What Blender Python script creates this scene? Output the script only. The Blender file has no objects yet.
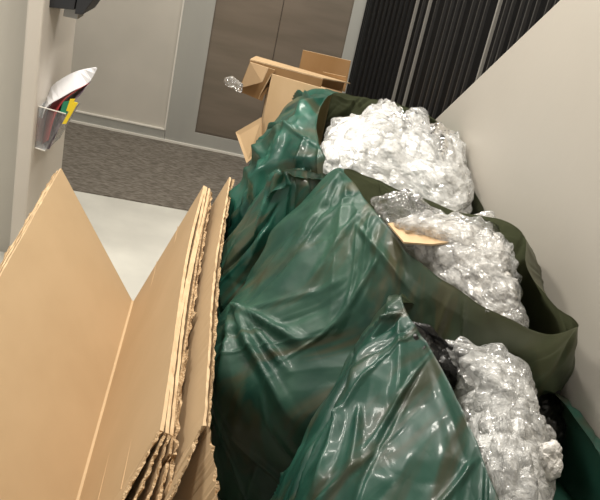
import bpy, bmesh, math, random
import numpy as np
from mathutils import Vector, Matrix
random.seed(7); rng = np.random.default_rng(7)
COL = bpy.context.scene.collection
# ------------------------------------------------------------------ camera
F_PX, ROLL, H = 910.0, math.radians(12.7), 1.8
P = math.atan(420/910.0)
cR, sR, cP, sP = math.cos(ROLL), math.sin(ROLL), math.cos(P), math.sin(P)
EYE = Vector((0, 0, H))
RT = Vector((1, 0, 0)); DN = Vector((0, -sP, -cP)); FW = Vector((0, cP, -sP))
def ray(px, py):
    dx, dy = px-300, py-250
    return FW*F_PX + RT*(dx*cR+dy*sR) + DN*(-dx*sR+dy*cR)
def atZ(px, py, z):
    d = ray(px, py); return EYE + d*((z-H)/d.z)
def atY(px, py, y):
    d = ray(px, py); return EYE + d*(y/d.y)
def atX(px, py, x):
    d = ray(px, py); return EYE + d*(x/d.x)
def onP(px, py, p, n):
    d = ray(px, py); return EYE + d*((p-EYE).dot(n)/d.dot(n))
cam = bpy.data.cameras.new('camera'); cam.sensor_width = 36; cam.lens = F_PX/600*36; cam.clip_start = .05
co = bpy.data.objects.new('camera', cam); COL.objects.link(co)
xr = RT*cR - DN*sR; yd = RT*sR + DN*cR
co.matrix_world = Matrix(((xr.x, -yd.x, -FW.x, 0), (xr.y, -yd.y, -FW.y, 0), (xr.z, -yd.z, -FW.z, H), (0, 0, 0, 1)))
bpy.context.scene.camera = co
# ------------------------------------------------------------------ materials
def mat(name, col, rough=.5, spec=.5, metal=0, col2=None, nscale=8, ndet=4, bump=0, bscale=60, stretch=None, **kw):
    m = bpy.data.materials.new(name); m.use_nodes = True; nt = m.node_tree; b = nt.nodes['Principled BSDF']
    b.inputs['Base Color'].default_value = (*col, 1); b.inputs['Roughness'].default_value = rough
    b.inputs['Metallic'].default_value = metal; b.inputs['Specular IOR Level'].default_value = spec
    for k, v in kw.items(): b.inputs[k.replace('_', ' ')].default_value = v
    tc = nt.nodes.new('ShaderNodeTexCoord'); src = tc.outputs['Object']
    if stretch:
        mp = nt.nodes.new('ShaderNodeMapping'); mp.inputs['Scale'].default_value = stretch
        nt.links.new(src, mp.inputs[0]); src = mp.outputs[0]
    if col2:
        n = nt.nodes.new('ShaderNodeTexNoise'); n.inputs['Scale'].default_value = nscale; n.inputs['Detail'].default_value = ndet
        r = nt.nodes.new('ShaderNodeValToRGB'); r.color_ramp.elements[0].position = .38; r.color_ramp.elements[1].position = .64
        r.color_ramp.elements[0].color = (*col, 1); r.color_ramp.elements[1].color = (*col2, 1)
        nt.links.new(src, n.inputs[0]); nt.links.new(n.outputs[0], r.inputs[0]); nt.links.new(r.outputs[0], b.inputs['Base Color'])
    if bump:
        n = nt.nodes.new('ShaderNodeTexNoise'); n.inputs['Scale'].default_value = bscale; n.inputs['Detail'].default_value = 5
        bu = nt.nodes.new('ShaderNodeBump'); bu.inputs['Strength'].default_value = bump; bu.inputs['Distance'].default_value = .01
        nt.links.new(src, n.inputs[0]); nt.links.new(n.outputs[0], bu.inputs['Height']); nt.links.new(bu.outputs[0], b.inputs['Normal'])
    return m
M = {}
M['paint'] = mat('wall_paint', (.60, .555, .49), .55, col2=(.57, .525, .46), nscale=2, bump=.03)
M['parapet'] = mat('parapet_paint', (.50, .465, .41), .5, col2=(.48, .445, .39), nscale=1.5, bump=.03, bscale=40)
M['panel'] = mat('lacquered_panel', (.60, .565, .50), .35, col2=(.55, .52, .46), nscale=3)
M['panel_grey'] = mat('grey_panel', (.47, .445, .39), .3, col2=(.43, .405, .355), nscale=2)
M['bright'] = mat('light_trim', (.78, .75, .68), .4)
M['steel'] = mat('brushed_steel', (.50, .50, .46), .42, metal=.3, col2=(.45, .45, .42), nscale=5, stretch=(1, 1, .15))
M['door'] = mat('elevator_steel', (.28, .235, .19), .4, metal=.5, col2=(.23, .195, .155), nscale=2.2, bump=.02, bscale=30, stretch=(1, 1, 6))
M['seam'] = mat('door_gap', (.06, .055, .05), .6)
M['mat'] = mat('entrance_matting', (.14, .122, .10), .95, .1, col2=(.26, .235, .20), nscale=55, ndet=8, bump=.7, bscale=180, stretch=(.6, 2.2, 1))
M['floor'] = mat('concrete_floor', (.55, .54, .49), .35, col2=(.64, .63, .57), nscale=4, ndet=8, bump=.05, bscale=20)
M['black'] = mat('black_lacquer', (.004, .004, .0045), .6, .2)
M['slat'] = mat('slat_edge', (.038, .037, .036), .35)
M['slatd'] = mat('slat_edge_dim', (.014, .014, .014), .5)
M['slatl'] = mat('slat_edge_lit', (.24, .23, .21), .35)  # slat greys paint in how much light each front edge catches
M['device'] = mat('black_plastic_case', (.02, .021, .024), .45)
M['blackfilm'] = mat('black_film', (.006, .006, .006), .3, bump=.3, bscale=18)
M['grey'] = mat('grey_metal', (.32, .32, .31), .4, metal=.4)
M['wood'] = mat('pale_wood', (.55, .42, .25), .5)
M['ceil'] = mat('ceiling_paint', (.7, .68, .63), .7)
def card(name, c1, c2):
    return mat(name, c1, .75, .25, col2=c2, nscale=2.5, ndet=3, bump=.06, bscale=14, stretch=(3, 1.2, 1.2))
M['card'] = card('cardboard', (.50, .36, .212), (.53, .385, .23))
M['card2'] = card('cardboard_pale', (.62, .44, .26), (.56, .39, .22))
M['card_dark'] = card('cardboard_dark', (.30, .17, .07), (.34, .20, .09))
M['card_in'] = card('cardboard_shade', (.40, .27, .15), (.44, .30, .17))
def edge_mat():
    m = mat('cut_cardboard_edge', (.66, .48, .29), .85, .1, col2=(.36, .23, .12), nscale=120, ndet=5, bump=.9, bscale=200)
    return m
M['edge'] = edge_mat()
M['edge2'] = mat('folded_cardboard_edge', (.66, .48, .29), .7, .2, col2=(.58, .41, .24), nscale=20, bump=.2)
M['paper'] = mat('white_paper', (.72, .72, .74), .45)
M['mag'] = mat('dark_magazine', (.10, .07, .10), .35, col2=(.35, .30, .32), nscale=40)
M['red'] = mat('red_paper', (.45, .05, .05), .5)
M['green'] = mat('green_paper', (.01, .20, .10), .5)
M['yellow'] = mat('yellow_paper', (.80, .60, .02), .5)

def bag_mat(name, g1, g2, olive, inner, streak=.8, trans=(.12, .135, .075), rough=.38, coat=.22, fine=.38):
    m = bpy.data.materials.new(name); m.use_nodes = True; nt = m.node_tree; L = nt.links; b = nt.nodes['Principled BSDF']
    tc = nt.nodes.new('ShaderNodeTexCoord')
    def noise(scale, det, src, dist=0):
        n = nt.nodes.new('ShaderNodeTexNoise'); n.inputs['Scale'].default_value = scale; n.inputs['Detail'].default_value = det
        n.inputs['Distortion'].default_value = dist; L.new(src, n.inputs[0]); return n.outputs[0]
    def ramp(src, a, c, ca, cb):
        r = nt.nodes.new('ShaderNodeValToRGB'); e = r.color_ramp.elements; e[0].position = a; e[1].position = c
        e[0].color = (*ca, 1); e[1].color = (*cb, 1); L.new(src, r.inputs[0]); return r.outputs[0]
    def mix(f, a, c):
        x = nt.nodes.new('ShaderNodeMix'); x.data_type = 'RGBA'; L.new(f, x.inputs[0]); L.new(a, x.inputs[6])
        if isinstance(c, tuple): x.inputs[7].default_value = (*c, 1)
        else: L.new(c, x.inputs[7])
        return x.outputs[2]
    base = ramp(noise(5, 5, tc.outputs['Object'], .6), .35, .65, g1, g2)
    mp = nt.nodes.new('ShaderNodeMapping'); mp.inputs['Scale'].default_value = (26, 4, 1); L.new(tc.outputs['UV'], mp.inputs[0])
    st = ramp(noise(1.0, 3, mp.outputs[0], .8), .52, .66, (0, 0, 0), (1, 1, 1))  # streaks put translucent glow and olive sheen into the colour
    at = nt.nodes.new('ShaderNodeAttribute'); at.attribute_name = 'olive'
    mu = nt.nodes.new('ShaderNodeMath'); mu.operation = 'MULTIPLY'; L.new(st, mu.inputs[0]); mu.inputs[1].default_value = streak
    ad = nt.nodes.new('ShaderNodeMath'); ad.operation = 'ADD'; ad.use_clamp = True; L.new(mu.outputs[0], ad.inputs[0]); L.new(at.outputs['Fac'], ad.inputs[1])
    c = mix(ad.outputs[0], base, olive)  # olive tint paints in light passing through the film
    ge = nt.nodes.new('ShaderNodeNewGeometry')
    c = mix(ge.outputs['Backfacing'], c, inner)
    L.new(c, b.inputs['Base Color'])
    b.inputs['Roughness'].default_value = rough; b.inputs['Specular IOR Level'].default_value = .5
    b.inputs['Coat Weight'].default_value = coat; b.inputs['Coat Roughness'].default_value = .10
    mp2 = nt.nodes.new('ShaderNodeMapping'); mp2.inputs['Scale'].default_value = (1, 1, .55); L.new(tc.outputs['Object'], mp2.inputs[0])
    n1 = nt.nodes.new('ShaderNodeTexNoise'); n1.inputs['Scale'].default_value = 5; n1.inputs['Detail'].default_value = 3
    L.new(mp2.outputs[0], n1.inputs[0]); prev = None
    for sc_, st_, ds_ in ((6, .2, .03), (15, .10, .012)):
        vo = nt.nodes.new('ShaderNodeTexVoronoi'); vo.inputs['Scale'].default_value = sc_; vo.feature = 'DISTANCE_TO_EDGE'
        wv = nt.nodes.new('ShaderNodeMixRGB'); wv.inputs[0].default_value = .06; L.new(mp2.outputs[0], wv.inputs[1]); L.new(n1.outputs[1], wv.inputs[2])
        L.new(wv.outputs[0], vo.inputs[0])
        bu = nt.nodes.new('ShaderNodeBump'); bu.inputs['Strength'].default_value = st_; bu.inputs['Distance'].default_value = ds_
        L.new(vo.outputs[0], bu.inputs['Height'])
        if prev: L.new(prev, bu.inputs['Normal'])
        prev = bu.outputs[0]
    for sc_, st_, ds_ in ((3.5, .35, .02), (13, fine, .008)):
        rn = nt.nodes.new('ShaderNodeTexNoise'); rn.noise_type = 'RIDGED_MULTIFRACTAL'; rn.inputs['Scale'].default_value = sc_; rn.inputs['Detail'].default_value = 2.5
        mp3 = nt.nodes.new('ShaderNodeMapping'); mp3.inputs['Rotation'].default_value = (.5, .7, .3+sc_); mp3.inputs['Scale'].default_value = (1.4, 1.2, .6)
        L.new(tc.outputs['Object'], mp3.inputs[0]); L.new(mp3.outputs[0], rn.inputs[0])
        bu = nt.nodes.new('ShaderNodeBump'); bu.inputs['Strength'].default_value = st_; bu.inputs['Distance'].default_value = ds_
        L.new(rn.outputs[0], bu.inputs['Height']); L.new(prev, bu.inputs['Normal']); prev = bu.outputs[0]
    L.new(prev, b.inputs['Normal']); L.new(prev, b.inputs['Coat Normal'])
    tr = nt.nodes.new('ShaderNodeBsdfTranslucent'); tr.inputs[0].default_value = (*trans, 1); L.new(prev, tr.inputs['Normal'])
    ms = nt.nodes.new('ShaderNodeMixShader'); ms.inputs[0].default_value = .28; out = nt.nodes['Material Output']
    L.new(b.outputs[0], ms.inputs[1]); L.new(tr.outputs[0], ms.inputs[2]); L.new(ms.outputs[0], out.inputs[0])
    return m
M['bag'] = bag_mat('green_refuse_film', (.004, .045, .032), (.028, .145, .10), (.085, .082, .045), (.050, .052, .032), coat=.4, fine=.55)
M['bag_mid'] = bag_mat('green_refuse_film_crinkled', (.010, .060, .042), (.048, .130, .085), (.085, .085, .045), (.055, .056, .030), rough=.44, coat=.10, fine=.6)
M['bag_in'] = bag_mat('green_refuse_film_lit_inside', (.008, .060, .042), (.028, .115, .08), (.062, .064, .036), (.030, .115, .080), rough=.4, fine=.65)  # inside colour raised so the open lining looks lit

def wrap_mat(name, col, alpha, bs=45, strength=.8, rough=.3):
    m = bpy.data.materials.new(name); m.use_nodes = True; nt = m.node_tree; L = nt.links; b = nt.nodes['Principled BSDF']
    tc = nt.nodes.new('ShaderNodeTexCoord')
    n = nt.nodes.new('ShaderNodeTexNoise'); n.inputs['Scale'].default_value = bs*.35; n.inputs['Detail'].default_value = 6; n.inputs['Distortion'].default_value = 1.5
    L.new(tc.outputs['Object'], n.inputs[0])
    r = nt.nodes.new('ShaderNodeValToRGB'); e = r.color_ramp.elements; e[0].position = .35; e[1].position = .6
    e[0].color = (col[0]*.74, col[1]*.74, col[2]*.74, 1); e[1].color = (*col, 1); L.new(n.outputs[0], r.inputs[0]); L.new(r.outputs[0], b.inputs['Base Color'])
    vo = nt.nodes.new('ShaderNodeTexNoise'); vo.noise_type = 'RIDGED_MULTIFRACTAL'; vo.inputs['Scale'].default_value = bs*.35; vo.inputs['Detail'].default_value = 3
    mpw = nt.nodes.new('ShaderNodeMapping'); mpw.inputs['Rotation'].default_value = (.4, .8, .6); mpw.inputs['Scale'].default_value = (.6, 2, 1.4); L.new(tc.outputs['Object'], mpw.inputs[0])
    mx = nt.nodes.new('ShaderNodeMixRGB'); mx.inputs[0].default_value = .12; L.new(mpw.outputs[0], mx.inputs[1]); L.new(n.outputs[1], mx.inputs[2]); L.new(mx.outputs[0], vo.inputs[0])
    bu = nt.nodes.new('ShaderNodeBump'); bu.inputs['Strength'].default_value = strength; bu.inputs['Distance'].default_value = .012
    L.new(vo.outputs[0], bu.inputs['Height']); L.new(bu.outputs[0], b.inputs['Normal'])
    b.inputs['Roughness'].default_value = rough; b.inputs['Coat Weight'].default_value = .6; b.inputs['Coat Roughness'].default_value = .12
    L.new(bu.outputs[0], b.inputs['Coat Normal'])
    b.inputs['Alpha'].default_value = alpha
    if alpha < 1:
        fr = nt.nodes.new('ShaderNodeLayerWeight'); fr.inputs[0].default_value = .35; L.new(bu.outputs[0], fr.inputs['Normal'])
        mr = nt.nodes.new('ShaderNodeMapRange'); mr.inputs[3].default_value = alpha; mr.inputs[4].default_value = min(1, alpha+.5)
        L.new(fr.outputs['Facing'], mr.inputs[0]); L.new(mr.outputs[0], b.inputs['Alpha'])
    return m
M['wrap'] = wrap_mat('white_bubble_wrap', (.88, .88, .86), 1, bs=75)
M['wrap2'] = wrap_mat('translucent_bubble_wrap', (.88, .85, .80), .85, bs=75)
def film_mat(name, sc=30, diff=.10, rough=.13, base=.07):
    m = bpy.data.materials.new(name); m.use_nodes = True; nt = m.node_tree; L = nt.links; nt.nodes.remove(nt.nodes['Principled BSDF']); out = nt.nodes['Material Output']
    N = lambda t: nt.nodes.new(t)
    tc = N('ShaderNodeTexCoord'); prev = None
    for k, (s_, st_, ds_) in enumerate(((sc*.35, .7, .03), (sc, .9, .012))):
        mp = N('ShaderNodeMapping'); mp.inputs['Rotation'].default_value = (.4+k, .8-k, .6); mp.inputs['Scale'].default_value = (.45, 1.8, 1.2); L.new(tc.outputs['Object'], mp.inputs[0])
        n = N('ShaderNodeTexNoise'); n.noise_type = 'RIDGED_MULTIFRACTAL'; n.inputs['Scale'].default_value = s_; n.inputs['Detail'].default_value = 2; L.new(mp.outputs[0], n.inputs[0])
        b = N('ShaderNodeBump'); b.inputs['Strength'].default_value = st_; b.inputs['Distance'].default_value = ds_; L.new(n.outputs[0], b.inputs['Height'])
        if prev: L.new(prev, b.inputs['Normal'])
        prev = b.outputs[0]
    fr = N('ShaderNodeFresnel'); fr.inputs[0].default_value = 1.45; L.new(prev, fr.inputs['Normal'])
    ad = N('ShaderNodeMath'); ad.operation = 'ADD'; ad.use_clamp = True; ad.inputs[1].default_value = base; L.new(fr.outputs[0], ad.inputs[0])
    g = N('ShaderNodeBsdfGlossy'); g.inputs['Roughness'].default_value = rough; g.inputs[0].default_value = (1, 1, 1, 1); L.new(prev, g.inputs['Normal'])
    d = N('ShaderNodeBsdfDiffuse'); d.inputs[0].default_value = (.85, .85, .83, 1); L.new(prev, d.inputs['Normal'])
    t = N('ShaderNodeBsdfTransparent')
    m1 = N('ShaderNodeMixShader'); m1.inputs[0].default_value = diff; L.new(t.outputs[0], m1.inputs[1]); L.new(d.outputs[0], m1.inputs[2])
    m2 = N('ShaderNodeMixShader'); L.new(ad.outputs[0], m2.inputs[0]); L.new(m1.outputs[0], m2.inputs[1]); L.new(g.outputs[0], m2.inputs[2]); L.new(m2.outputs[0], out.inputs[0])
    return m
M['film'] = film_mat('clear_film', 26)
M['shell'] = film_mat('clear_wrap_shell', 34, diff=.30, base=.04, rough=.16)
M['acrylic'] = wrap_mat('clear_acrylic', (.7, .72, .72), .15, bs=2, strength=0, rough=.08)
# ------------------------------------------------------------------ object helpers
def tag(o, label=None, cat=None, group=None, kind=None):
    for k, v in (('label', label), ('category', cat), ('group', group), ('kind', kind)):
        if v: o[k] = v
    return o
def obj(name, verts, faces, m, parent=None, smooth=False, uvs=None):
    me = bpy.data.meshes.new(name); me.from_pydata([tuple(v) for v in verts], [], faces); me.update()
    for x in (m if isinstance(m, list) else [m]): me.materials.append(x)
    if smooth: me.polygons.foreach_set('use_smooth', [True]*len(me.polygons))
    if uvs is not None:
        ul = me.uv_layers.new(name='uv'); idx = np.zeros(len(me.loops), int); me.loops.foreach_get('vertex_index', idx)
        ul.data.foreach_set('uv', np.asarray(uvs)[idx].ravel())
    o = bpy.data.objects.new(name, me); COL.objects.link(o)
    if parent is not None: o.parent = parent; o.matrix_parent_inverse = Matrix.Translation(-Vector(parent.location))
    return o
def empty(name, loc=(0, 0, 0)):
    o = bpy.data.objects.new(name, None); COL.objects.link(o); o.location = loc; o.empty_display_size = .1; return o
class MB:
    def __init__(s): s.v, s.f, s.mi = [], [], []
    def add(s, vs, fs, mi=0):
        n = len(s.v); s.v += [Vector(v) for v in vs]; s.f += [tuple(i+n for i in f) for f in fs]; s.mi += [mi]*len(fs)
    def hexa(s, a, b, mi=0):        # a: 4 bottom pts, b: 4 top pts
        s.add(list(a)+list(b), [(3, 2, 1, 0), (4, 5, 6, 7), (0, 1, 5, 4), (1, 2, 6, 5), (2, 3, 7, 6), (3, 0, 4, 7)], mi)
    def quad(s, p, off, mi=0):      # slab: 4 points thickened by vector off
        s.hexa(p, [Vector(q)+off for q in p], mi)
    def bar(s, a, b, w, side, up, h, mi=0):
        a, b = Vector(a), Vector(b); s.hexa([a-side*w/2, a+side*w/2, a+side*w/2+up*h, a-side*w/2+up*h], [b-side*w/2, b+side*w/2, b+side*w/2+up*h, b-side*w/2+up*h], mi)
    def build(s, name, m, parent=None, bevel=0):
        o = obj(name, s.v, s.f, m, parent)
        o.data.polygons.foreach_set('material_index', s.mi)
        bm = bmesh.new(); bm.from_mesh(o.data); bmesh.ops.recalc_face_normals(bm, faces=bm.faces); bm.to_mesh(o.data); bm.free()
        if bevel:
            b = o.modifiers.new('bevel', 'BEVEL'); b.width = bevel; b.segments = 2; b.limit_method = 'ANGLE'
        return o
Z = Vector((0, 0, 1))
# ------------------------------------------------------------------ noise (numpy)
_perm = rng.permutation(256); _perm = np.concatenate([_perm, _perm, _perm])
_g = rng.normal(size=(256, 3)); _g /= np.linalg.norm(_g, axis=1)[:, None]
def perlin(p):
    i = np.floor(p).astype(int); f = p-i; i &= 255; w = f*f*f*(f*(f*6-15)+10); out = 0
    for a in (0, 1):
        for b in (0, 1):
            for c in (0, 1):
                h = _perm[_perm[_perm[(i[:, 0]+a) & 255]+((i[:, 1]+b) & 255)]+((i[:, 2]+c) & 255)]
                d = f-np.array([a, b, c]); g = (_g[h]*d).sum(1)
                out = out + g*(w[:, 0] if a else 1-w[:, 0])*(w[:, 1] if b else 1-w[:, 1])*(w[:, 2] if c else 1-w[:, 2])
    return out
def ridged(p, oct=3, gain=.5):
    s, a = 0, 1
    for k in range(oct):
        s = s + a*(1-2*np.abs(perlin(p+k*17.3))); a *= gain; p = p*2.1
    return s
def facets(p, n, seed, w=None):
    r = np.random.default_rng(seed); lo, hi = p.min(0), p.max(0); c = lo+(hi-lo)*r.random((n, 3)); d1 = np.full(len(p), 9.); d2 = d1.copy()
    for q in c:
        d = np.linalg.norm(p-q, axis=1); m = d < d1; d2 = np.where(m, d1, np.minimum(d2, d)); d1 = np.where(m, d, d1)
    return d2-d1
def grid_normals(v, fs):
    v = np.asarray(v); n = np.zeros_like(v); f = np.asarray(fs)
    fn = np.cross(v[f[:, 2]]-v[f[:, 0]], v[f[:, 3]]-v[f[:, 1]])
    for k in range(4): np.add.at(n, f[:, k], fn)
    return n/np.maximum(np.linalg.norm(n, axis=1), 1e-12)[:, None]
def catmull(P_, t, closed):
    P_ = np.asarray(P_, float); n = len(P_)
    if closed:
        x = (t % 1)*n; i = np.floor(x).astype(int); f = x-i; g = lambda k: P_[(i+k) % n]
    else:
        x = np.clip(t, 0, 1)*(n-1); i = np.minimum(np.floor(x).astype(int), n-2); f = x-i; g = lambda k: P_[np.clip(i+k, 0, n-1)]
    f = f.reshape((-1,)+(1,)*(P_.ndim-1))
    p0, p1, p2, p3 = g(-1), g(0), g(1), g(2)
    return .5*((2*p1)+(-p0+p2)*f+(2*p0-5*p1+4*p2-p3)*f**2+(-p0+3*p1-3*p2+p3)*f**3)
# ------------------------------------------------------------------ room
G1, G2 = atZ(70, 122, 0), atZ(240, 157, 0)
wd = (G2-G1).normalized(); wn = Vector((wd.y, -wd.x, 0))     # wn points to the room
def W(px, py, off=0): return onP(px, py, G1+wn*off, wn)
Ma, Mb = atZ(76, 191, 0), atZ(188, 211, 0)
print('back', G1, G2, 'mat', Ma, Mb)
# right stair wall plane
SA, SB = Vector((.85, 1.77, 0)), Vector((.04, 4.55, 0))
sd = (SB-SA).normalized(); sn = Vector((-sd.y, sd.x, 0)); sn = sn if sn.x < 0 else -sn
def S(px, py, off=0): return onP(px, py, SA+sn*off, sn)
xw = lambda t, z=0: G1+wd*t+Z*z
def slab(name, p, off, m, kind='structure', parent=None):
    b = MB(); b.quad(p, off); o = b.build(name, m, parent)
    if kind: o['kind'] = kind
    return o
slab('floor', [Vector((-3, -1.5, 0)), Vector((3, -1.5, 0)), Vector((3, 6.5, 0)), Vector((-3, 6.5, 0))], Z*-.1, M['floor'])
slab('ceiling', [Vector((-3, -1.5, 2.9)), Vector((3, -1.5, 2.9)), Vector((3, 6.5, 2.9)), Vector((-3, 6.5, 2.9))], Z*.1, M['ceil'])
# entrance mat
t0 = (Ma-G1).dot(wn); md = (Mb-Ma).normalized()
b = MB(); A0 = Ma-md*1.6; A1 = Ma+md*2.0
B0 = G1+wd*-1.6+wn*.013; B1 = G1+wd*2.2+wn*.013
b.quad([A0, A1, B1, B0], Z*.006); tag(b.build('entrance_mat', M['mat']), 'dark brown-grey flecked entrance matting strip in front of elevator', 'doormat')
# back wall parts: measured along the wall
def tw(px, py): return (W(px, py)-G1).dot(wd)
def zw(px, py, off=0): return W(px, py, off).z
t_trim = tw(166, 130); t_dl = tw(195, 132); t_dr = tw(342, 56); t_fr = t_dr+.075
t_seam = tw(279, 26); z_base = zw(166, 130); z_sill = zw(195, 132)
print('t', t_trim, t_dl, t_seam, t_dr, z_base, z_sill)
def wbox(name, ta, tb, za, zb, oa, ob, m, kind=None, parent=None, bevel=0):
    b = MB(); b.quad([xw(ta, za)+wn*oa, xw(tb, za)+wn*oa, xw(tb, zb)+wn*oa, xw(ta, zb)+wn*oa], wn*(ob-oa)); o = b.build(name, m, parent, bevel)
    if kind: o['kind'] = kind
    return o
wbox('wall_back', -2.2, t_trim-.004, 0, 2.9, -.12, 0, M['panel'], 'structure')
wbox('wall_back_right', t_fr, 2.6, 0, 2.9, -.12, 0, M['panel'], 'structure')
wbox('wall_back_header', t_trim-.004, t_fr, 2.25, 2.9, -.12, 0, M['panel'], 'structure')
wbox('baseboard_back', -2.2, t_trim-.004, 0.006, z_base, 0.0, .008, M['steel'], 'structure')
b = MB(); b.quad([xw(-2.2, z_base)+wn*0, xw(t_trim-.004, z_base)+wn*0, xw(t_trim-.004, z_base+.008), xw(-2.2, z_base+.008)], wn*.012)
b.quad([xw(-2.2, .006)+wn*.008, xw(t_fr, .006)+wn*.008, xw(t_fr, .018)+wn*.008, xw(-2.2, .018)+wn*.008], wn*.008)
b.quad([xw(t_trim-.010, z_base), xw(t_trim-.001, z_base), xw(t_trim-.001, 2.6), xw(t_trim-.010, 2.6)], wn*.012)
b.build('trim_1', M['bright'])['kind'] = 'structure'
el = empty('elevator_door', tuple(xw(t_seam, 0)))
tag(el, 'brown-tinted brushed steel elevator door with two sliding leaves in back wall', 'elevator')
b = MB()
b.quad([xw(t_trim, .006), xw(t_dl, .006), xw(t_dl, 2.2), xw(t_trim, 2.2)], wn*.008)
b.quad([xw(t_dr, .006), xw(t_fr, .006), xw(t_fr, 2.2), xw(t_dr, 2.2)], wn*.008)
b.quad([xw(t_dl, .006), xw(t_dr, .006), xw(t_dr, z_sill), xw(t_dl, z_sill)], wn*.008)
b.quad([xw(t_trim, 2.15), xw(t_fr, 2.15), xw(t_fr, 2.25), xw(t_trim, 2.25)], wn*.008)
b.build('door_frame', M['steel'], el)
wbox('door_leaf', t_dl-.02, t_seam-.0015, z_sill-.01, 2.2, -.05, -.022, M['door'], parent=el)
wbox('door_leaf', t_seam+.0015, t_dr+.02, z_sill-.01, 2.2, -.058, -.03, M['door'], parent=el)
wbox('shaft_panel', t_dl-.04, t_dr+.04, .0, 2.24, -.11, -.065, M['seam'], parent=el)
# ------------------------------------------------------------------ right side: parapet + slatted screen
e1, e2 = S(560, 0), S(437, 118)
sl = (e1-e2); k = Vector((sl.x, sl.y, 0)).length; gr = sl.z/k
sc = lambda p: (p-SA).dot(sd)
c1, z1, c2, z2 = sc(e1), e1.z, sc(e2), e2.z
print('parapet', e1, e2, 'grade', gr)
top = lambda c: z2 + (c2-c)*gr
cend = c2 + z2/gr-.04
c0 = c1-1.55
b = MB(); L0 = lambda c, z, o=0: SA+sd*c+Z*z+sn*o
pr = [L0(-1.6, 0), L0(cend, 0), L0(cend, .04), L0(c0, top(c0)), L0(-1.6, top(c0))]
n = len(pr); q = [p-sn*.10 for p in pr]
b.add(pr+q, [tuple(range(n)), tuple(range(2*n-1, n-1, -1))]+[(i, (i+1) % n, n+(i+1) % n, n+i) for i in range(n)])
b.build('wall_right', M['parapet'], bevel=.004)['kind'] = 'structure'
ss = empty('slatted_screen', tuple(L0(c2, 0, -.15))); tag(ss, 'tall screen of black vertical slats behind the sloping white wall', 'screen')
b = MB(); cs = [sc(S(x, 22, -.11)) for x in (363, 368.5, 373.5, 378.5, 383, 388, 393, 398, 403, 408.5, 415, 421, 428.5, 437, 443, 449, 455, 464, 471, 478, 489.5, 497, 503, 512, 519, 527, 538, 545)]
step = cs[-2]-cs[-1]
while cs[-1] > c1-1.0: cs.append(cs[-1]-(.02 if len(cs) % 4 else .035))
cs = [cs[0]+.06, cs[0]+.03] + cs; print('cs', cs[0], SA+sd*cs[0])
for i, c in enumerate(cs):
    lit = i in (11, 13, 22)
    w = (.004 if i < 12 else .0075) if not lit else .011
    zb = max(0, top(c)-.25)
    b.quad([L0(c-w/2, zb, -.135), L0(c+w/2, zb, -.135), L0(c+w/2, 2.9, -.135), L0(c-w/2, 2.9, -.135)], sn*.012, 1 if lit else (2 if i < 12 else 0))
b.build('slat_panel', [M['slat'], M['slatl'], M['slatd']], ss)
b = MB(); b.quad([L0(cs[-1], 0, -.15), L0(cs[0]+.03, 0, -.15), L0(cs[0]+.03, 2.9, -.15), L0(cs[-1], 2.9, -.15)], sn*-.02); b.build('backing_panel', M['black'], ss)
# ------------------------------------------------------------------ left column
FX = -1.07; YN = atX(44, 0, FX).y
def bx(name, x0, x1, y0, y1, z0, z1, m, parent=None, bevel=0, kind=None):
    b = MB(); b.hexa([Vector((x0, y0, z0)), Vector((x1, y0, z0)), Vector((x1, y1, z0)), Vector((x0, y1, z0))], [Vector((x0, y0, z1)), Vector((x1, y0, z1)), Vector((x1, y1, z1)), Vector((x0, y1, z1))])
    o = b.build(name, m, parent, bevel)
    if kind: o['kind'] = kind
    return o
xb = atY(27, 0, YN).x
YF = atX(77, 15, FX).y; print('YF', YF, 'xb', xb)
bx('wall_left', xb, FX, YN, YF, 0, 2.9, M['paint'], bevel=.008, kind='structure')
bx('wall_left_panel', -2.8, xb, YN+.07, YF-.03, 0, 2.9, M['panel_grey'], kind='structure')
# device at the top of the column
dv = empty('wall_device', (FX, YN+.1, 1.0)); tag(dv, 'black box-shaped device on grey bracket near the top of left column', 'device')
def prism(name, pts, y0, y1, m, parent, bevel=.003):   # x-z profile extruded in y
    b = MB(); a = [Vector((x, y0, z)) for x, z in pts]; c = [Vector((x, y1, z)) for x, z in pts]; n = len(pts)
    b.add(a+c, [tuple(range(n)), tuple(range(2*n-1, n-1, -1))]+[(i, (i+1) % n, n+(i+1) % n, n+i) for i in range(n)])
    return b.build(name, m, parent, bevel)
yd0 = YN+.06
def xz(px, py): p = atY(px, py, yd0); return (p.x, p.z)
a1, a2, a3, a4 = xz(46, 7), xz(74, 10), xz(77, 14.5), xz(83, 14.5)
a5 = xz(95, -2)
zt = a1[1]+.15
prism('case', [(FX, a1[1]), a2, (a2[0]+.01, zt), (FX, zt)], yd0, yd0+.14, M['device'], dv)
prism('case_end', [(a2[0]+.004, a3[1]), a4, a5, (a5[0]+.02, zt), (a2[0]+.016, zt)], yd0-.004, yd0+.145, M['device'], dv)
prism('bracket', [xz(60, 18), xz(75, 21), (xz(75, 21)[0]+.004, a2[1]+.01), (xz(60, 18)[0]+.004, a2[1]+.01)], yd0+.03, yd0+.10, M['grey'], dv)
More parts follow.
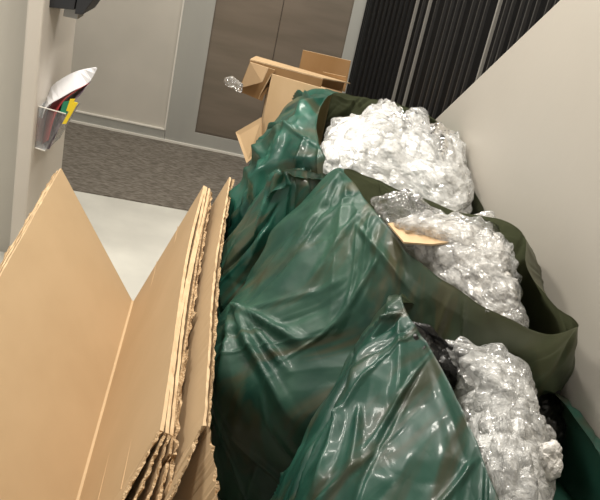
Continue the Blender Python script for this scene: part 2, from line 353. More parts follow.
# brochure holder
hy0, hy1 = YN+.03, YN+.20
def hp(px, py, y): return atY(px, py, y)
bh = empty('brochure_holder', (FX, hy0, hp(40, 150, hy0).z)); tag(bh, 'clear acrylic brochure holder on side of left column', 'holder')
pb, pm = hp(45, 151, hy0), hp(66, 114, hy0)
wl_b = Vector((FX+.002, hy0, pb.z+.004)); wl_t = Vector((FX+.002, hy0, atX(37, 107, FX).z)); dy = Vector((0, hy1-hy0, 0))
b = MB()
b.quad([wl_b, wl_b+dy, wl_t+dy, wl_t], Vector((.002, 0, 0))); b.quad([pb, pb+dy, pm+dy, pm], Vector((.002, 0, 0)))
b.quad([wl_b, pb, pb+dy, wl_b+dy], Vector((0, 0, -.002)))
b.add([wl_b, pb, pm, wl_t], [(0, 1, 2, 3)]); b.add([wl_b+dy, pb+dy, pm+dy, wl_t+dy], [(0, 1, 2, 3)])
b.build('pocket', M['acrylic'], bh)
b = MB(); b.bar(wl_b+Vector((0, -.002, 0)), pb+Vector((0, -.002, 0)), .004, Vector((0, 1, 0)), Z, .003)
b.build('pocket_edge', M['bright'], bh)
b = MB(); b.bar(wl_t+Vector((0, -.002, 0)), pm+Vector((0, -.002, 0)), .004, Vector((0, 1, 0)), Z, .003)
b.build('pocket_edge', M['bright'], bh)
def leaflet(name, near, far, m, label, cat, y0=hy0+.01, w=.12, th=.0015):
    """curved sheet between a near-edge curve and a far-edge curve"""
    n = 14; A = catmull([np.array(atY(x, y, y0)) for x, y in near], np.linspace(0, 1, n), False)
    B = catmull([np.array(atY(x, y, y0+w)) for x, y in far], np.linspace(0, 1, n), False)
    vs = []
    for p, q in zip(A, B): vs += [Vector(p), Vector(q)]
    m2 = len(vs); d = Vector((th, 0, -th*.6)); vs += [v+d for v in vs]; fs = []
    for i in range(n-1):
        a = 2*i; fs += [(a, a+1, a+3, a+2), (m2+a+2, m2+a+3, m2+a+1, m2+a), (a, a+2, m2+a+2, m2+a), (a+1, m2+a+1, m2+a+3, a+3)]
    fs += [(0, m2, m2+1, 1), (m2-2, m2-1, 2*m2-1, 2*m2-2)]
    return tag(obj(name, vs, fs, m), label, cat)
leaflet('leaflet', [(42, 118), (47, 106), (60, 98), (74, 90), (88, 83), (97, 68)], [(38, 118), (42, 104), (52, 86), (66, 76), (80, 70), (96, 67)], M['paper'], 'white printed leaflet curling out over top of the brochure holder', 'leaflet')
leaflet('magazine', [(48, 140), (54, 118), (63, 101), (76, 90.5), (89, 83)], [(38, 146), (42, 126), (50, 106), (66, 92), (84, 82)], M['red'], 'thin red-edged magazine directly beneath the white leaflet', 'magazine', y0=hy0+.008)
leaflet('magazine', [(49, 149), (58, 130), (69, 108), (82, 92), (91, 81)], [(38, 148), (43, 128), (52, 110), (68, 96), (82, 86)], M['mag'], 'dark-covered magazine behind the coloured tabs in the holder', 'magazine', y0=hy0+.004)
def tabcard(poly, m, label, y):
    b = MB(); p = [atY(x, yy, y) for x, yy in poly]; b.quad(p, Vector((0, .004, 0)))
    tag(b.build('index_tab', m, bevel=.001), label, 'tab')
tabcard([(60, 112), (67, 114), (69, 101), (63, 102)], M['green'], 'green tab sticking out of the brochure holder', hy0)
tabcard([(66, 111), (70, 112), (75, 99), (70, 99)], M['yellow'], 'narrow yellow tab beside the green tab in holder', hy0-.002)
tabcard([(62, 124), (66, 124), (78, 103), (74, 102)], M['yellow'], 'yellow tab furthest right in the brochure holder', hy0-.006)
# ------------------------------------------------------------------ cardboard (V of flattened boxes, spine on floor)
sp_f, sp_n = atZ(133, 302, .012), atZ(78, 500, .012)
cd = (sp_f-sp_n); cd.z = 0; cd.normalize()
vpd = ray(265, -175); vpd.z = 0; vpd.normalize(); print('card dir', cd, vpd, 'spine', sp_f, sp_n)
cd = (cd+vpd).normalized()
def E(px, py, back=0): return onP(px, py, sp_f-cd*back, cd)      # end plane of the V
Lf, Rf = E(62, 168), E(203, 185)
print('V tops', Lf, Rf)
def sheet(name, f0, f1, lng, th, nrm, m, parent, me=1, ntop=60, rag=.004, seed=0, bow=0, arc=0):
    """panel from far edge f0 (low) -> f1 (high), running lng metres toward the camera (-cd); outer edges ragged"""
    r = np.random.default_rng(seed); nu, nv = 70, 8; vs = []; f0, f1 = Vector(f0), Vector(f1)
    for s in (0, 1):
        for i in range(nu+1):
            j1 = r.normal()*rag; 
            for j in range(nv+1):
                t = j/nv; u = i/nu*lng
                p = f0.lerp(f1, t) - cd*u + nrm*(th*s) + nrm*bow*math.sin(math.pi*t)*(.6+.4*math.sin(u*3+seed))
                p += nrm*((.003*math.sin(u*5+seed)-arc*math.sin(math.pi*min(1, u/1.5)))*t)
                if j == nv: p += (f1-f0).normalized()*j1 + nrm*r.normal()*rag*.35
                vs.append(p)
    K = (nu+1)*(nv+1); fs, mi = [], []
    I = lambda s, i, j: s*K+i*(nv+1)+j
    for i in range(nu):
        for j in range(nv):
            fs += [(I(0, i, j), I(0, i+1, j), I(0, i+1, j+1), I(0, i, j+1)), (I(1, i, j), I(1, i, j+1), I(1, i+1, j+1), I(1, i+1, j))]; mi += [0, 0]
    for i in range(nu):
        fs += [(I(0, i, nv), I(0, i+1, nv), I(1, i+1, nv), I(1, i, nv)), (I(0, i, 0), I(1, i, 0), I(1, i+1, 0), I(0, i+1, 0))]; mi += [me, me]
    for j in range(nv):
        fs += [(I(0, 0, j), I(0, 0, j+1), I(1, 0, j+1), I(1, 0, j)), (I(0, nu, j), I(1, nu, j), I(1, nu, j+1), I(0, nu, j+1))]; mi += [me, me]
    o = obj(name, vs, fs, m, parent); o.data.polygons.foreach_set('material_index', mi); return o
CM = [M['card'], M['edge']]; CS = [M['card'], M['edge2']]
ldir = (Lf-sp_f).normalized(); rdir = (Rf-sp_f).normalized()
lN = cd.cross(ldir).normalized(); lN = lN if lN.x < 0 else -lN       # outward (away from the trough)
rN = cd.cross(rdir).normalized(); rN = rN if rN.x > 0 else -rN
TH = .006
# 1: the folded box that makes the trough
def cbox(label, group=None):
    e = empty('flattened_box', tuple(sp_f)); tag(e, label, 'cardboard box', group); return e
LNG = 1.9
v1 = cbox('flattened cardboard box folded into a V, lining inside of the trough')
sheet('left_panel', sp_f+ldir*.006, Lf, LNG, TH, lN, CS, v1, rag=.0006, seed=1)
zflap = atZ  # noqa
rl = None
# right arm ends where the flaps begin
def along(px, py, f1):    # distance toward the camera along the top edge of a sheet through f1
    d = ray(px, py); best = min(range(0, 2400), key=lambda i: ((f1-cd*(i*.001)-EYE).normalized()-d.normalized()).length); return best*.001
l1 = along(160, 430, Rf); print('right arm len', l1)
sheet('right_panel', sp_f+rdir*.006, Rf, l1, .009, rN, CS, v1, rag=.0006, seed=2, arc=.012)
# crease strip along the spine
b = MB(); sidev = Vector((cd.y, -cd.x, 0))
b.bar(sp_f+Z*-.004, sp_f-cd*LNG+Z*-.004, .026, sidev, Z, .012)
b.build('crease', M['card'], v1, bevel=.003)
for fr_ in (.36, .66):
    b = MB(); q_ = sp_f.lerp(Rf, fr_)-rN*.0006; b.bar(q_, q_-cd*l1, .003, rdir, -rN, .0012); b.build('score_line', M['card2'], v1)
# left leaning flattened boxes outside it
for k, (px, py, lab, rg) in enumerate(((59.5, 166.5, 'pale flattened box pressed against left outside of the V-folded box', .0012), (57.5, 166.5, 'flattened box third in the leaning pile beside left column', .0012), (54, 172, 'outermost torn-edged flattened box leaning by the left column', .006))):
    e = cbox(lab); p1 = E(px, py, .0)
    off = lN*(.0075*(2*k+1)); base = sp_f + off + ldir*.03
    tp = base+ldir*((Lf-sp_f).length-.03-.004*k-(.01 if k == 2 else 0))
    sheet('front_panel', base, tp, LNG, TH*.8, lN, CS if k < 2 else CM, e, rag=rg, seed=10+k)
    sheet('back_panel', base+lN*.0072, tp+lN*.0072-ldir*.003, LNG, TH*.8, lN, CM if k else CS, e, rag=rg, seed=20+k)
# right bundle: near ends splay into flaps
def curl_flap(name, top0, down, parent, lng, spread, seed, m=None, w0=0, rag=.004):
    """a flap hinged at the near end of a panel, spreading sideways as it comes toward the camera"""
    r = np.random.default_rng(seed); nu, nv = 30, 5; vs, fs, mi = [], [], []
    for s in (0, 1):
        for i in range(nu+1):
            u = i/nu; jr = r.normal()*rag; off0 = rN*(spread*u**.9 + .006*math.sin(u*7)*u) ; offc = - cd*(lng*u)
            for j in range(nv+1):
                t = j/nv; vs.append(top0+off0*(1-t*.9)+offc+down*t+rN*TH*s*.9+(Z*jr+rN*r.normal()*rag*.5 if j == 0 else Vector()))
    K = (nu+1)*(nv+1); I = lambda s, i, j: s*K+i*(nv+1)+j
    for i in range(nu):
        for j in range(nv): fs += [(I(0, i, j), I(0, i+1, j), I(0, i+1, j+1), I(0, i, j+1)), (I(1, i, j), I(1, i, j+1), I(1, i+1, j+1), I(1, i+1, j))]; mi += [0, 0]
        fs += [(I(0, i, 0), I(1, i, 0), I(1, i+1, 0), I(0, i+1, 0)), (I(0, i, nv), I(0, i+1, nv), I(1, i+1, nv), I(1, i, nv))]; mi += [1, 1]
    for j in range(nv): fs += [(I(0, 0, j), I(0, 0, j+1), I(1, 0, j+1), I(1, 0, j)), (I(0, nu, j), I(1, nu, j), I(1, nu, j+1), I(0, nu, j+1))]; mi += [1, 1]
    o = obj(name, vs, fs, m or CM, parent); o.data.polygons.foreach_set('material_index', mi); return o
rlen = (Rf-sp_f).length
def rbox(label, d0, d1, far_back, ln, flaps, hcut=0, rag=(.001, .001), seed=0, thick=TH, pale=True):
    e = cbox(label); base = sp_f+rN*d0+rdir*.03-cd*far_back; tp = sp_f+rN*d0+rdir*(rlen-hcut)-cd*far_back
    mA = [M['card'], M['edge2'] if pale else M['edge']]
    sheet('front_panel', base, tp, ln, thick, rN, mA, e, rag=rag[0], seed=seed, arc=.012)
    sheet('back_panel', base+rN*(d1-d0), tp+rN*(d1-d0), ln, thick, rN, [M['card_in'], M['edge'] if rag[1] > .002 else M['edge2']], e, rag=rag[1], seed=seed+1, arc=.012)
    for i, (dd, spr, lf, rg) in enumerate(flaps):
        curl_flap('flap', tp+rN*dd-cd*ln-rdir*.004, -rdir*(rlen*.9-.03), e, lf, spr, seed+5+i, rag=rg)
    return e
# ------------------------------------------------------------------ compute offsets of the right sheets at the far end from pixels
def doff(px, py): return (E(px, py)-Rf).dot(rN)
print('offs', [round(doff(*p), 4) for p in ((208, 184), (213, 183), (230, 177), (236, 176))], 'rlen', rlen)
rbox('flattened box with clean folded edge forming right side of the trough', .0115, .021, .0, l1, [(0, -.06, .4, .004), (.010, -.035, .4, .003)], seed=31, thick=.008)
rbox('torn-edged flattened box in middle of the right-hand pile', .034, .043, .005, l1+.05, [(0, -.03, .4, .004), (.008, .0, .4, .005)], hcut=.006, rag=(.001, .006), seed=41, pale=False)
dB = doff(230, 177)
o5 = rbox('rightmost flattened box, edges ragged, next to the green bags', dB-.004, dB+.008, 0, along(196, 425, E(230, 177)), [(0, -.07, .4, .005), (.016, .06, .4, .006)], hcut=-(E(230, 177)-Rf).dot(rdir), rag=(.0015, .004), seed=51)
curl_flap('flap', Rf-cd*l1-rdir*.003-rN*.001, -rdir*(rlen-.012), v1, .45, -.085, 61, rag=.003)
# ------------------------------------------------------------------ cartons in front of the elevator
def panel(name, pts, th, m, parent, nrm=None, me=None):
    p = [Vector(q) for q in pts]; n_ = (p[1]-p[0]).cross(p[3]-p[0]).normalized() if nrm is None else nrm
    b = MB(); v = p+[q+n_*th for q in p]
    k = len(p); b.add(v, [tuple(range(k)), tuple(range(2*k-1, k-1, -1))], 0); b.add(v, [(i, (i+1) % k, k+(i+1) % k, k+i) for i in range(k)], 1)
    return b.build(name, [m, M['edge2']], parent)
def dropZ(p, z=.01): return Vector((p.x, p.y, z))
# tall pale carton
tb = empty('open_carton', tuple(dropZ(atY(300, 100, 3.75), 0))); tag(tb, 'tall pale open cardboard carton standing between green bag and elevator', 'cardboard box')
p0, p1 = atY(272, 74, 3.62), atY(332, 91, 3.50); bk = Vector((.05, .30, 0)); p0b = p0+Vector((-.02, .16, -.10)); p1b = p1+(p0b-p0)
p1 = Vector((p1.x, p1.y, p0.z-.02)) if False else p1
panel('front_panel', [p0, p1, dropZ(p1), dropZ(p0)], .005, M['card2'], tb)
q0 = atY(262, 100, 3.80); 
panel('side_panel', [p0b-Z*.0, p0, dropZ(p0), dropZ(p0b)], .005, M['card'], tb)
panel('side_panel', [p1, p1b, dropZ(p1b), dropZ(p1)], .005, M['card'], tb)
panel('back_panel', [p0b, p1b, dropZ(p1b), dropZ(p0b)], .005, M['card'], tb)
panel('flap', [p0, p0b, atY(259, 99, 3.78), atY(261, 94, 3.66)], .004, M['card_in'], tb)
panel('side_flap', [atY(262, 117, 3.6), atY(236, 132, 3.62), atY(247, 163, 3.55), atY(262, 150, 3.58)], .005, M['card2'], tb)
# dark open carton behind it
d = 4.0
db = empty('open_carton', tuple(dropZ(atY(270, 90, d), 0))); tag(db, 'dark brown cardboard carton with open torn flap, left of the pale carton', 'cardboard box')
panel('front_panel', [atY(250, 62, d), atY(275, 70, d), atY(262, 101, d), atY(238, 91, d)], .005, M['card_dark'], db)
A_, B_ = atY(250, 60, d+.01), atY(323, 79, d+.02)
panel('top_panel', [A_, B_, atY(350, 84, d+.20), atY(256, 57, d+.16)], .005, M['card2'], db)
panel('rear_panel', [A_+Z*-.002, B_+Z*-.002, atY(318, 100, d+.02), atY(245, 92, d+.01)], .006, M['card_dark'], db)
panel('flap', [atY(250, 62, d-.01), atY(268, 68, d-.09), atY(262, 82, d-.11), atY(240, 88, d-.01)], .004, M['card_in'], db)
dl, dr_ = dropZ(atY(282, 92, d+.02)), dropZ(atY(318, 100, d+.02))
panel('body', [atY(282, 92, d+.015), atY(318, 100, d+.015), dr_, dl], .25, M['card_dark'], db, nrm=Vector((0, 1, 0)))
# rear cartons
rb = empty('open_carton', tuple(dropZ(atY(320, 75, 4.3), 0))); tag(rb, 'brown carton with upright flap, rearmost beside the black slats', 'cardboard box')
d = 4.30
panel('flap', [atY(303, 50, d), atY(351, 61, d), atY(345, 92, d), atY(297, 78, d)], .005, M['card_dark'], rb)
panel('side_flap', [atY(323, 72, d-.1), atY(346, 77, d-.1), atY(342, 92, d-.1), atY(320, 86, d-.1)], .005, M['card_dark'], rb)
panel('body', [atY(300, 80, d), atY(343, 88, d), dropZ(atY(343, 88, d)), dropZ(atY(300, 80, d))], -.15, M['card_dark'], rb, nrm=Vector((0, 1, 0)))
# ------------------------------------------------------------------ pillow (crumpled wrap)
def pillow(name, outline, thick, m, seed, n=150, nr=46, amp=.02, fr=14, fac=40, famp=.03, parent=None):
    P3 = [np.array(p) for p in outline]; t = np.linspace(0, 1, n, endpoint=False); o = catmull(P3, t, True); c = np.mean(P3, axis=0)
    A = np.array(P3)-c; _, _, vt = np.linalg.svd(A); nn = vt[2]; e = np.array(EYE)-c; nn = nn if nn.dot(e) > 0 else -nn
    vs = [c+nn*thick]; rows = []
    for s in (1, -1):
        for k in range(1, nr+1 if s == 1 else nr):
            r = math.sin(k/nr*math.pi/2)
            rows.append((s, r)); 
    rows = [(1, math.sin(k/nr*math.pi/2)) for k in range(1, nr+1)] + [(-1, math.sin(k/nr*math.pi/2)) for k in range(nr-1, 0, -1)]
    for s, r in rows:
        hgt = thick*(1-r**2.6)**.6*s
        vs += list(c+(o-c)*r+nn*hgt)
    vs.append(c-nn*thick); vs = np.array(vs); fs = []
    R = len(rows)
    for i in range(R-1):
        for j in range(n):
            a = 1+i*n+j; b2 = 1+i*n+(j+1) % n; fs.append((a, a+n, b2+n, b2))
    tri = [(0, 1+j, 1+(j+1) % n) for j in range(n)]+[(len(vs)-1, 1+(R-1)*n+(j+1) % n, 1+(R-1)*n+j) for j in range(n)]
    nrm = grid_normals(vs, fs); nrm[0] = nn; nrm[-1] = -nn
    if (nrm[1:1+n]*nn).sum() < 0: nrm[1:-1] *= -1; fs = [f[::-1] for f in fs]; 
    h = amp*ridged(vs*fr+seed*3.1, 4, .6)*.6 + famp*np.minimum(facets(vs, fac, seed), .06)/.06*.5 + famp*.5*np.minimum(facets(vs, fac*5, seed+1), .025)/.025
    h -= h.mean()
    sh = np.stack([perlin(vs*9+seed+k*31) for k in range(3)], 1)*amp*1.2
    vs = vs+nrm*h[:, None]+sh
    dw = (vs-np.array(SA))@np.array(sn); vs += np.array(sn)*np.maximum(0, .02-dw)[:, None]
    return obj(name, vs, fs+tri, m, parent, smooth=False)
# ------------------------------------------------------------------ bags
def bag(name, rings, m, label, seed, nu=420, nv=210, folds=(), olive=None, amp=.012, cre=90, famp=.013, pfolds=()):
    """rings: list of lists of 3-D control points (rim first, floor last), equal length, counter-clockwise from above"""
    R_ = np.array([[tuple(p) for p in r] for r in rings], float)
    u = np.linspace(0, 1, nu, endpoint=False); v = np.linspace(0, 1, nv)
    rr = np.stack([catmull(r, u, True) for r in R_], 0)          # rings x nu x 3
    g = catmull(rr, v, False)                                     # nv x nu x 3
    vs = g.reshape(-1, 3); UU, VV = np.meshgrid(u, v); U, V_ = UU.ravel(), VV.ravel()
    fs = [(i*nu+j, (i+1)*nu+j, (i+1)*nu+(j+1) % nu, i*nu+(j+1) % nu) for i in range(nv-1) for j in range(nu)]
    nrm = grid_normals(vs, fs)
    cc = vs.mean(0); 
    if ((vs-cc)*nrm)[:, :2].sum() < 0: nrm *= -1; fs = [f[::-1] for f in fs]
    r = np.random.default_rng(seed); h = np.zeros(len(vs)); per = 2.2
    def ridge(u0, v0, ang, L_, w, a):
        du = ((U-u0+.5) % 1-.5)*per; dv = (V_-v0)*1.1; ca, sa = math.cos(ang), math.sin(ang)
        s = du*sa+dv*ca; d = du*ca-dv*sa
        return a*np.maximum(0, 1-np.abs(d)/w)**1.4*np.exp(-(s/L_)**4)
    for _ in range(cre):
        a = r.normal()*.45+(.0 if r.random() < .85 else 1.1)
        h += ridge(r.random(), r.random()*.95, a, .08+.3*r.random(), .007+.024*r.random()**2, famp*(.35+.9*r.random())*r.choice([1, 1, -1]))
    for f in folds: h += ridge(*f)
    h += amp*(ridged(np.stack([U*per*3, V_*2.2, U*0+seed], 1), 2)-.6)
    wob = vs*np.array([1, 1, .55])
    h += amp*.6*ridged(wob*5+seed, 2, .5) + .007*np.minimum(facets(wob, 60, seed), .08)/.08
    big = .03*perlin(vs*3+seed*1.7)
    q0 = vs-np.array(EYE); w0 = q0@np.array(FW); u0 = q0@np.array(RT)*F_PX/w0; v0 = q0@np.array(DN)*F_PX/w0
    cr = np.stack([300+u0*cR-v0*sR, 250+u0*sR+v0*cR], 1); face = (nrm*(np.array(EYE)-vs)).sum(1) > 0
    for (x0, y0, x1, y1, w_, a_) in pfolds:
        d_ = np.array([x1-x0, y1-y0], float); ln = np.hypot(*d_); d_ /= ln; q = cr-np.array([x0, y0]); t_ = (q@d_)/ln; dist = np.abs(q[:, 0]*d_[1]-q[:, 1]*d_[0])
        wf = w_*(.6+.8*np.clip(t_, 0, 1)); h += a_*np.maximum(0, 1-dist/wf)**1.3*np.clip(np.minimum(t_/.15+.3, (1.05-t_)/.35), 0, 1)*face
    fade = np.clip(V_/.08, .12, 1)*np.clip((1-V_)/.05, 0, 1)
    vs = vs+nrm*((h+big)*fade)[:, None]
    # rim flutter
    fl = np.exp(-(V_/.05)**2); vs[:, 2] += fl*.012*perlin(np.stack([U*24, U*0, U*0+seed], 1)); 
    vs[:, 2] = np.maximum(vs[:, 2], .004)
    dw = (vs-np.array(SA))@np.array(sn); vs += np.array(sn)*np.maximum(0, .012-dw)[:, None]
    o = obj(name, vs, fs, m, smooth=True, uvs=np.stack([U, V_], 1))
    at = o.data.attributes.new('olive', 'FLOAT', 'POINT')
    ol = np.zeros(len(vs)) if olive is None else olive(U, V_, vs)  # mask for the painted olive glow of light through film
    at.data.foreach_set('value', np.clip(ol+0, 0, 1).astype(np.float32))
    return tag(o, label, 'refuse bag')
def ell(cx, cy, rx, ry, z, N=12, start=90, p=2.3, tilt=0, wall=True):
    out = []
    for i in range(N):
        a = math.radians(start+360*i/N); c, s = math.cos(a), math.sin(a)
        x = math.copysign(abs(c)**(2/p), c)*rx; y = math.copysign(abs(s)**(2/p), s)*ry
        q = Vector((cx+x, cy+y, z+tilt*x))
        dw = (q-SA).dot(sn)
        if dw < .035: q += sn*(.035-dw)
        out.append(q)
    return out
def pz(*a): return [atZ(*q) for q in a]
# ring order: 0 = back-left/peak, counter-clockwise seen from above: back -> left -> front -> right
# --- front bag A
rimA = pz((405, 295, .80), (410, 318, .79), (428, 345, .76), (450, 385, .72), (472, 432, .68), (496, 492, .64), (525, 545, .62), (590, 545, .62), (604, 475, .62), (560, 400, .64), (520, 385, .62), (450, 340, .66))
midA = pz((378, 335, .68), (362, 368, .66), (340, 430, .62), (360, 500, .58), (420, 560, .54), (480, 620, .5), (560, 640, .5), (640, 600, .5), (640, 500, .5), (590, 440, .46), (520, 400, .44), (440, 360, .5))
bagA = bag('refuse_bag', [rimA, midA, ell(.42, 1.62, .34, .29, .42, start=130), ell(.41, 1.60, .37, .31, .2, start=130), ell(.41, 1.60, .33, .28, .02, start=130)], M['bag_in'],
    'green plastic refuse bag nearest the camera at lower right, peaked corner', 3, olive=lambda U, V, p: .55*np.exp(-((U-.02)/.03)**2)*(V < .5), pfolds=[(402, 300, 345, 420, 10, .02), (404, 300, 395, 430, 8, .012), (345, 410, 318, 500, 9, .02), (360, 410, 350, 500, 8, .015), (420, 330, 470, 480, 9, .010)])
# --- middle bag B
rimB = pz((345, 169, .92), (361, 193, .92), (384, 222, .90), (414, 258, .86), (464, 293, .84), (534, 330, .84), (578, 326, .87), (551, 302, .88), (527, 268, .92), (517, 229, .96), (440, 205, .96), (385, 184, .94))
midB = pz((318, 190, .84), (318, 235, .80), (345, 300, .72), (385, 340, .66), (430, 360, .64), (490, 385, .62), (545, 388, .62), (560, 380, .6), (540, 330, .6), (520, 300, .6), (440, 280, .6), (370, 230, .7))
bagB = bag('refuse_bag', [rimB, midB, ell(.22, 2.20, .40, .30, .48, start=140), ell(.22, 2.22, .37, .28, .22, start=140), ell(.22, 2.22, .33, .26, .02, start=140)], M['bag_mid'],
    'largest green refuse bag in the middle, holding bubble wrap and cardboard', 9, cre=70, famp=.010, olive=lambda U, V, p: np.clip((p[:, 0]-.18)/.3, 0, 1)*np.clip(1-V*1.6, 0, 1), pfolds=[(240, 312, 305, 345, 8, .03), (240, 312, 262, 365, 7, .025), (242, 312, 290, 375, 6, .02), (345, 175, 300, 260, 12, .015), (350, 180, 330, 330, 10, .012), (345, 175, 262, 262, 8, .015), (240, 330, 300, 430, 9, .02), (360, 230, 420, 300, 8, .012), (345, 182, 275, 250, 4, .009), (352, 200, 290, 272, 4, .008), (362, 215, 305, 300, 5, .009), (240, 312, 225, 400, 7, .02), (300, 240, 262, 292, 4, .008), (380, 260, 330, 340, 5, .010)])
# --- rear bag C
rimC = pz((333, 94, .92), (318, 118, .92), (322, 150, .88), (345, 178, .82), (400, 195, .8), (450, 214, .8), (483, 222, .80), (474, 180, .84), (450, 146, .92), (432, 118, .94), (400, 105, .95), (358, 97, .94))
midC = pz((300, 104, .80), (272, 130, .78), (270, 170, .74), (310, 210, .66), (390, 220, .62), (450, 240, .6), (488, 240, .6), (480, 210, .6), (460, 180, .6), (430, 160, .6), (390, 150, .6), (340, 130, .7))
bagC = bag('refuse_bag', [rimC, midC, ell(.12, 2.98, .38, .29, .46, start=140), ell(.10, 2.96, .38, .30, .22, start=140), ell(.1, 2.96, .34, .27, .02, start=140)], M['bag'],
    'rear green refuse bag by the slatted screen, overflowing with white wrap', 8, famp=.022, cre=110, pfolds=[(330, 96, 262, 160, 9, .02), (318, 112, 285, 150, 8, .02), (266, 140, 264, 205, 6, .02), (290, 130, 250, 230, 9, .018), (245, 180, 238, 260, 7, .015), (276, 150, 250, 260, 4, .014), (300, 125, 276, 165, 4, .014), (310, 140, 300, 170, 4, .014), (256, 165, 247, 240, 4, .014), (335, 100, 300, 122, 5, .014)])
# --- slumped bag D between B and C
rimD = pz((345, 178, .80), (322, 180, .82), (300, 178, .84), (287, 174, .86), (283, 170, .88), (295, 169, .86), (312, 172, .84), (325, 174, .82), (338, 172, .82), (350, 172, .80), (356, 175, .80), (352, 177, .80))
midD = pz((352, 185, .6), (320, 182, .6), (290, 182, .66), (268, 190, .72), (262, 206, .72), (265, 225, .70), (290, 235, .66), (320, 235, .6), (345, 225, .58), (358, 212, .56), (360, 200, .56), (358, 192, .56))
bagD = bag('refuse_bag', [rimD, midD, ell(-.02, 2.60, .24, .19, .45, start=60), ell(-.03, 2.56, .27, .21, .2, start=60), ell(-.03, 2.56, .22, .18, .02, start=60)], M['bag'],
    'slumped closed green bag squeezed between the middle and rear bags', 12, cre=70, famp=.018, pfolds=[(284, 170, 277, 255, 6, .02), (303, 174, 297, 240, 7, .018), (266, 225, 240, 280, 8, .015), (292, 180, 285, 250, 3, .012), (270, 200, 255, 250, 4, .012), (325, 176, 300, 215, 4, .012)])
# ------------------------------------------------------------------ contents
def wrapped(pts, thick, m, seed, label, amp, fac, famp, grow=.007):
    o = pillow('bubble_wrap', PL(pts, None), thick, m, seed, amp=amp, fac=fac, famp=famp); tag(o, label, 'bubble wrap')
    P3 = PL(pts, None); c = sum(P3, Vector())/len(P3); r = random.Random(seed)
    out = [p+(p-c).normalized()*grow*(.6+1.6*r.random())+Vector((0, 0, .004)) for p in P3]
    pillow('outer_film', out, thick+grow*1.6, M['shell'], seed+50, amp=.014, fac=70, famp=.030, n=130, nr=36, parent=o)
    return o
def PL(pts, z): return [atZ(x, y, zz) for x, y, zz in pts] if z is None else [atZ(x, y, z) for x, y in pts]
wrapped([(328, 134, .88), (345, 128, .89), (362, 124, .90), (375, 112, .92), (383, 122, .92), (390, 140, .91), (407, 125, .92), (420, 127, .92), (428, 150, .90), (440, 168, .89), (450, 147, .89), (461, 153, .87), (467, 180, .84), (465, 210, .80), (440, 220, .78), (400, 205, .78), (350, 188, .80), (325, 165, .84)], .10, M['wrap'], 21, 'big crumpled white bubble wrap bundle overflowing the rear bag', .011, 50, .020)
wrapped([(392, 232, .88), (420, 222, .90), (450, 226, .90), (480, 228, .90), (500, 242, .88), (512, 270, .86), (514, 298, .83), (522, 325, .80), (505, 335, .78), (470, 318, .78), (430, 290, .78), (395, 255, .82)], .08, M['wrap2'], 22, 'translucent bubble wrap bundle spilling from the middle bag', .008, 40, .014)
wrapped([(432, 362, .66), (460, 357, .68), (485, 360, .68), (508, 374, .66), (524, 400, .64), (532, 440, .60), (546, 455, .58), (546, 500, .52), (535, 560, .5), (490, 560, .5), (470, 500, .55), (455, 430, .58), (440, 395, .6)], .12, M['wrap'], 23, 'white bubble wrap bundle inside the nearest green bag', .006, 30, .010)
tag(pillow('black_bag', PL([(410, 326, .775), (430, 330, .775), (462, 352, .72), (510, 362, .66), (532, 384, .62), (556, 390, .6), (560, 430, .56), (545, 470, .5), (500, 470, .45), (460, 420, .5), (434, 370, .70), (420, 350, .75)], None), .03, M['blackfilm'], 31, amp=.012, fac=30, famp=.02),
    'shiny black plastic bag tucked behind bubble wrap in the nearest bag', 'plastic bag')
tag(pillow('plastic_film', PL([(373, 205, .91), (382, 197, .93), (402, 195, .95), (422, 203, .95), (441, 221, .92), (424, 229, .89), (394, 227, .89)], None), .06, M['film'], 24, n=90, nr=24, amp=.012, fac=24, famp=.02),
    'clear crumpled plastic film puffing up at back of the middle bag', 'plastic film')
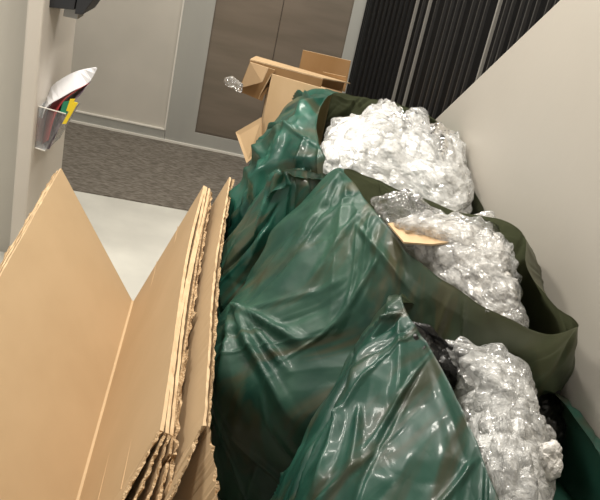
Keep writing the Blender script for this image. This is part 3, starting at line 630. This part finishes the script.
tag(pillow('plastic_film', PL([(515, 300, .84), (524, 312, .84), (528, 328, .82), (515, 334, .8), (500, 325, .8), (505, 310, .82)], None), .03, M['film'], 25, n=70, nr=20, amp=.01, fac=16, famp=.015),
    'small clear film scrap poking out at right of the middle bag', 'plastic film')
tag(pillow('plastic_film', PL([(540, 446, .64), (556, 440, .66), (562, 452, .64), (560, 475, .6), (545, 480, .58), (530, 462, .6)], None), .04, M['wrap2'], 26, n=70, nr=20, amp=.012, fac=16, famp=.02),
    'crinkled clear film tuft at right side of the nearest bag', 'plastic film')
tag(pillow('plastic_film', [atY(x, y, 3.95) for x, y in ((224, 78), (232, 76), (238, 80), (243, 84), (240, 92), (234, 88), (226, 85))], .02, M['film'], 27, n=60, nr=16, amp=.008, fac=12, famp=.012),
    'clear plastic scrap hanging off the dark brown carton', 'plastic film')
e = empty('cardboard_piece', tuple(atZ(430, 235, .8))); tag(e, 'tan cardboard piece tucked under bubble wrap in the middle bag', 'cardboard')
panel('sheet', PL([(388, 223, .902), (425, 219, .915), (468, 228, .918), (466, 240, .915), (432, 244, .910), (404, 242, .902)], None), .005, M['card2'], e)
# ------------------------------------------------------------------ light
def area(name, loc, sx, sy, power, col, rot=(0, 0, 0)):
    l = bpy.data.lights.new(name, 'AREA'); l.shape = 'RECTANGLE'; l.size = sx; l.size_y = sy; l.energy = power; l.color = col
    o = bpy.data.objects.new(name, l); COL.objects.link(o); o.location = loc; o.rotation_euler = rot; return o
warm = (1, .95, .87)
area('ceiling_light', (-.5, 2.9, 2.86), .14, 1.4, 43, warm)
area('ceiling_light', (-.1, 4.0, 2.86), .14, 1.2, 32, warm, (0, 0, 1.3))
area('ceiling_light', (-1.5, 2.0, 2.86), .3, 1.2, 40, warm)
area('ceiling_light', (.35, 2.1, 2.86), .25, .25, 22, warm)
w = bpy.data.worlds.new('world'); bpy.context.scene.world = w; w.use_nodes = True
w.node_tree.nodes['Background'].inputs[0].default_value = (1, .95, .88, 1); w.node_tree.nodes['Background'].inputs[1].default_value = .5
vs_ = bpy.context.scene.view_settings; vs_.view_transform = 'Standard'; vs_.look = 'None'; vs_.exposure = 0
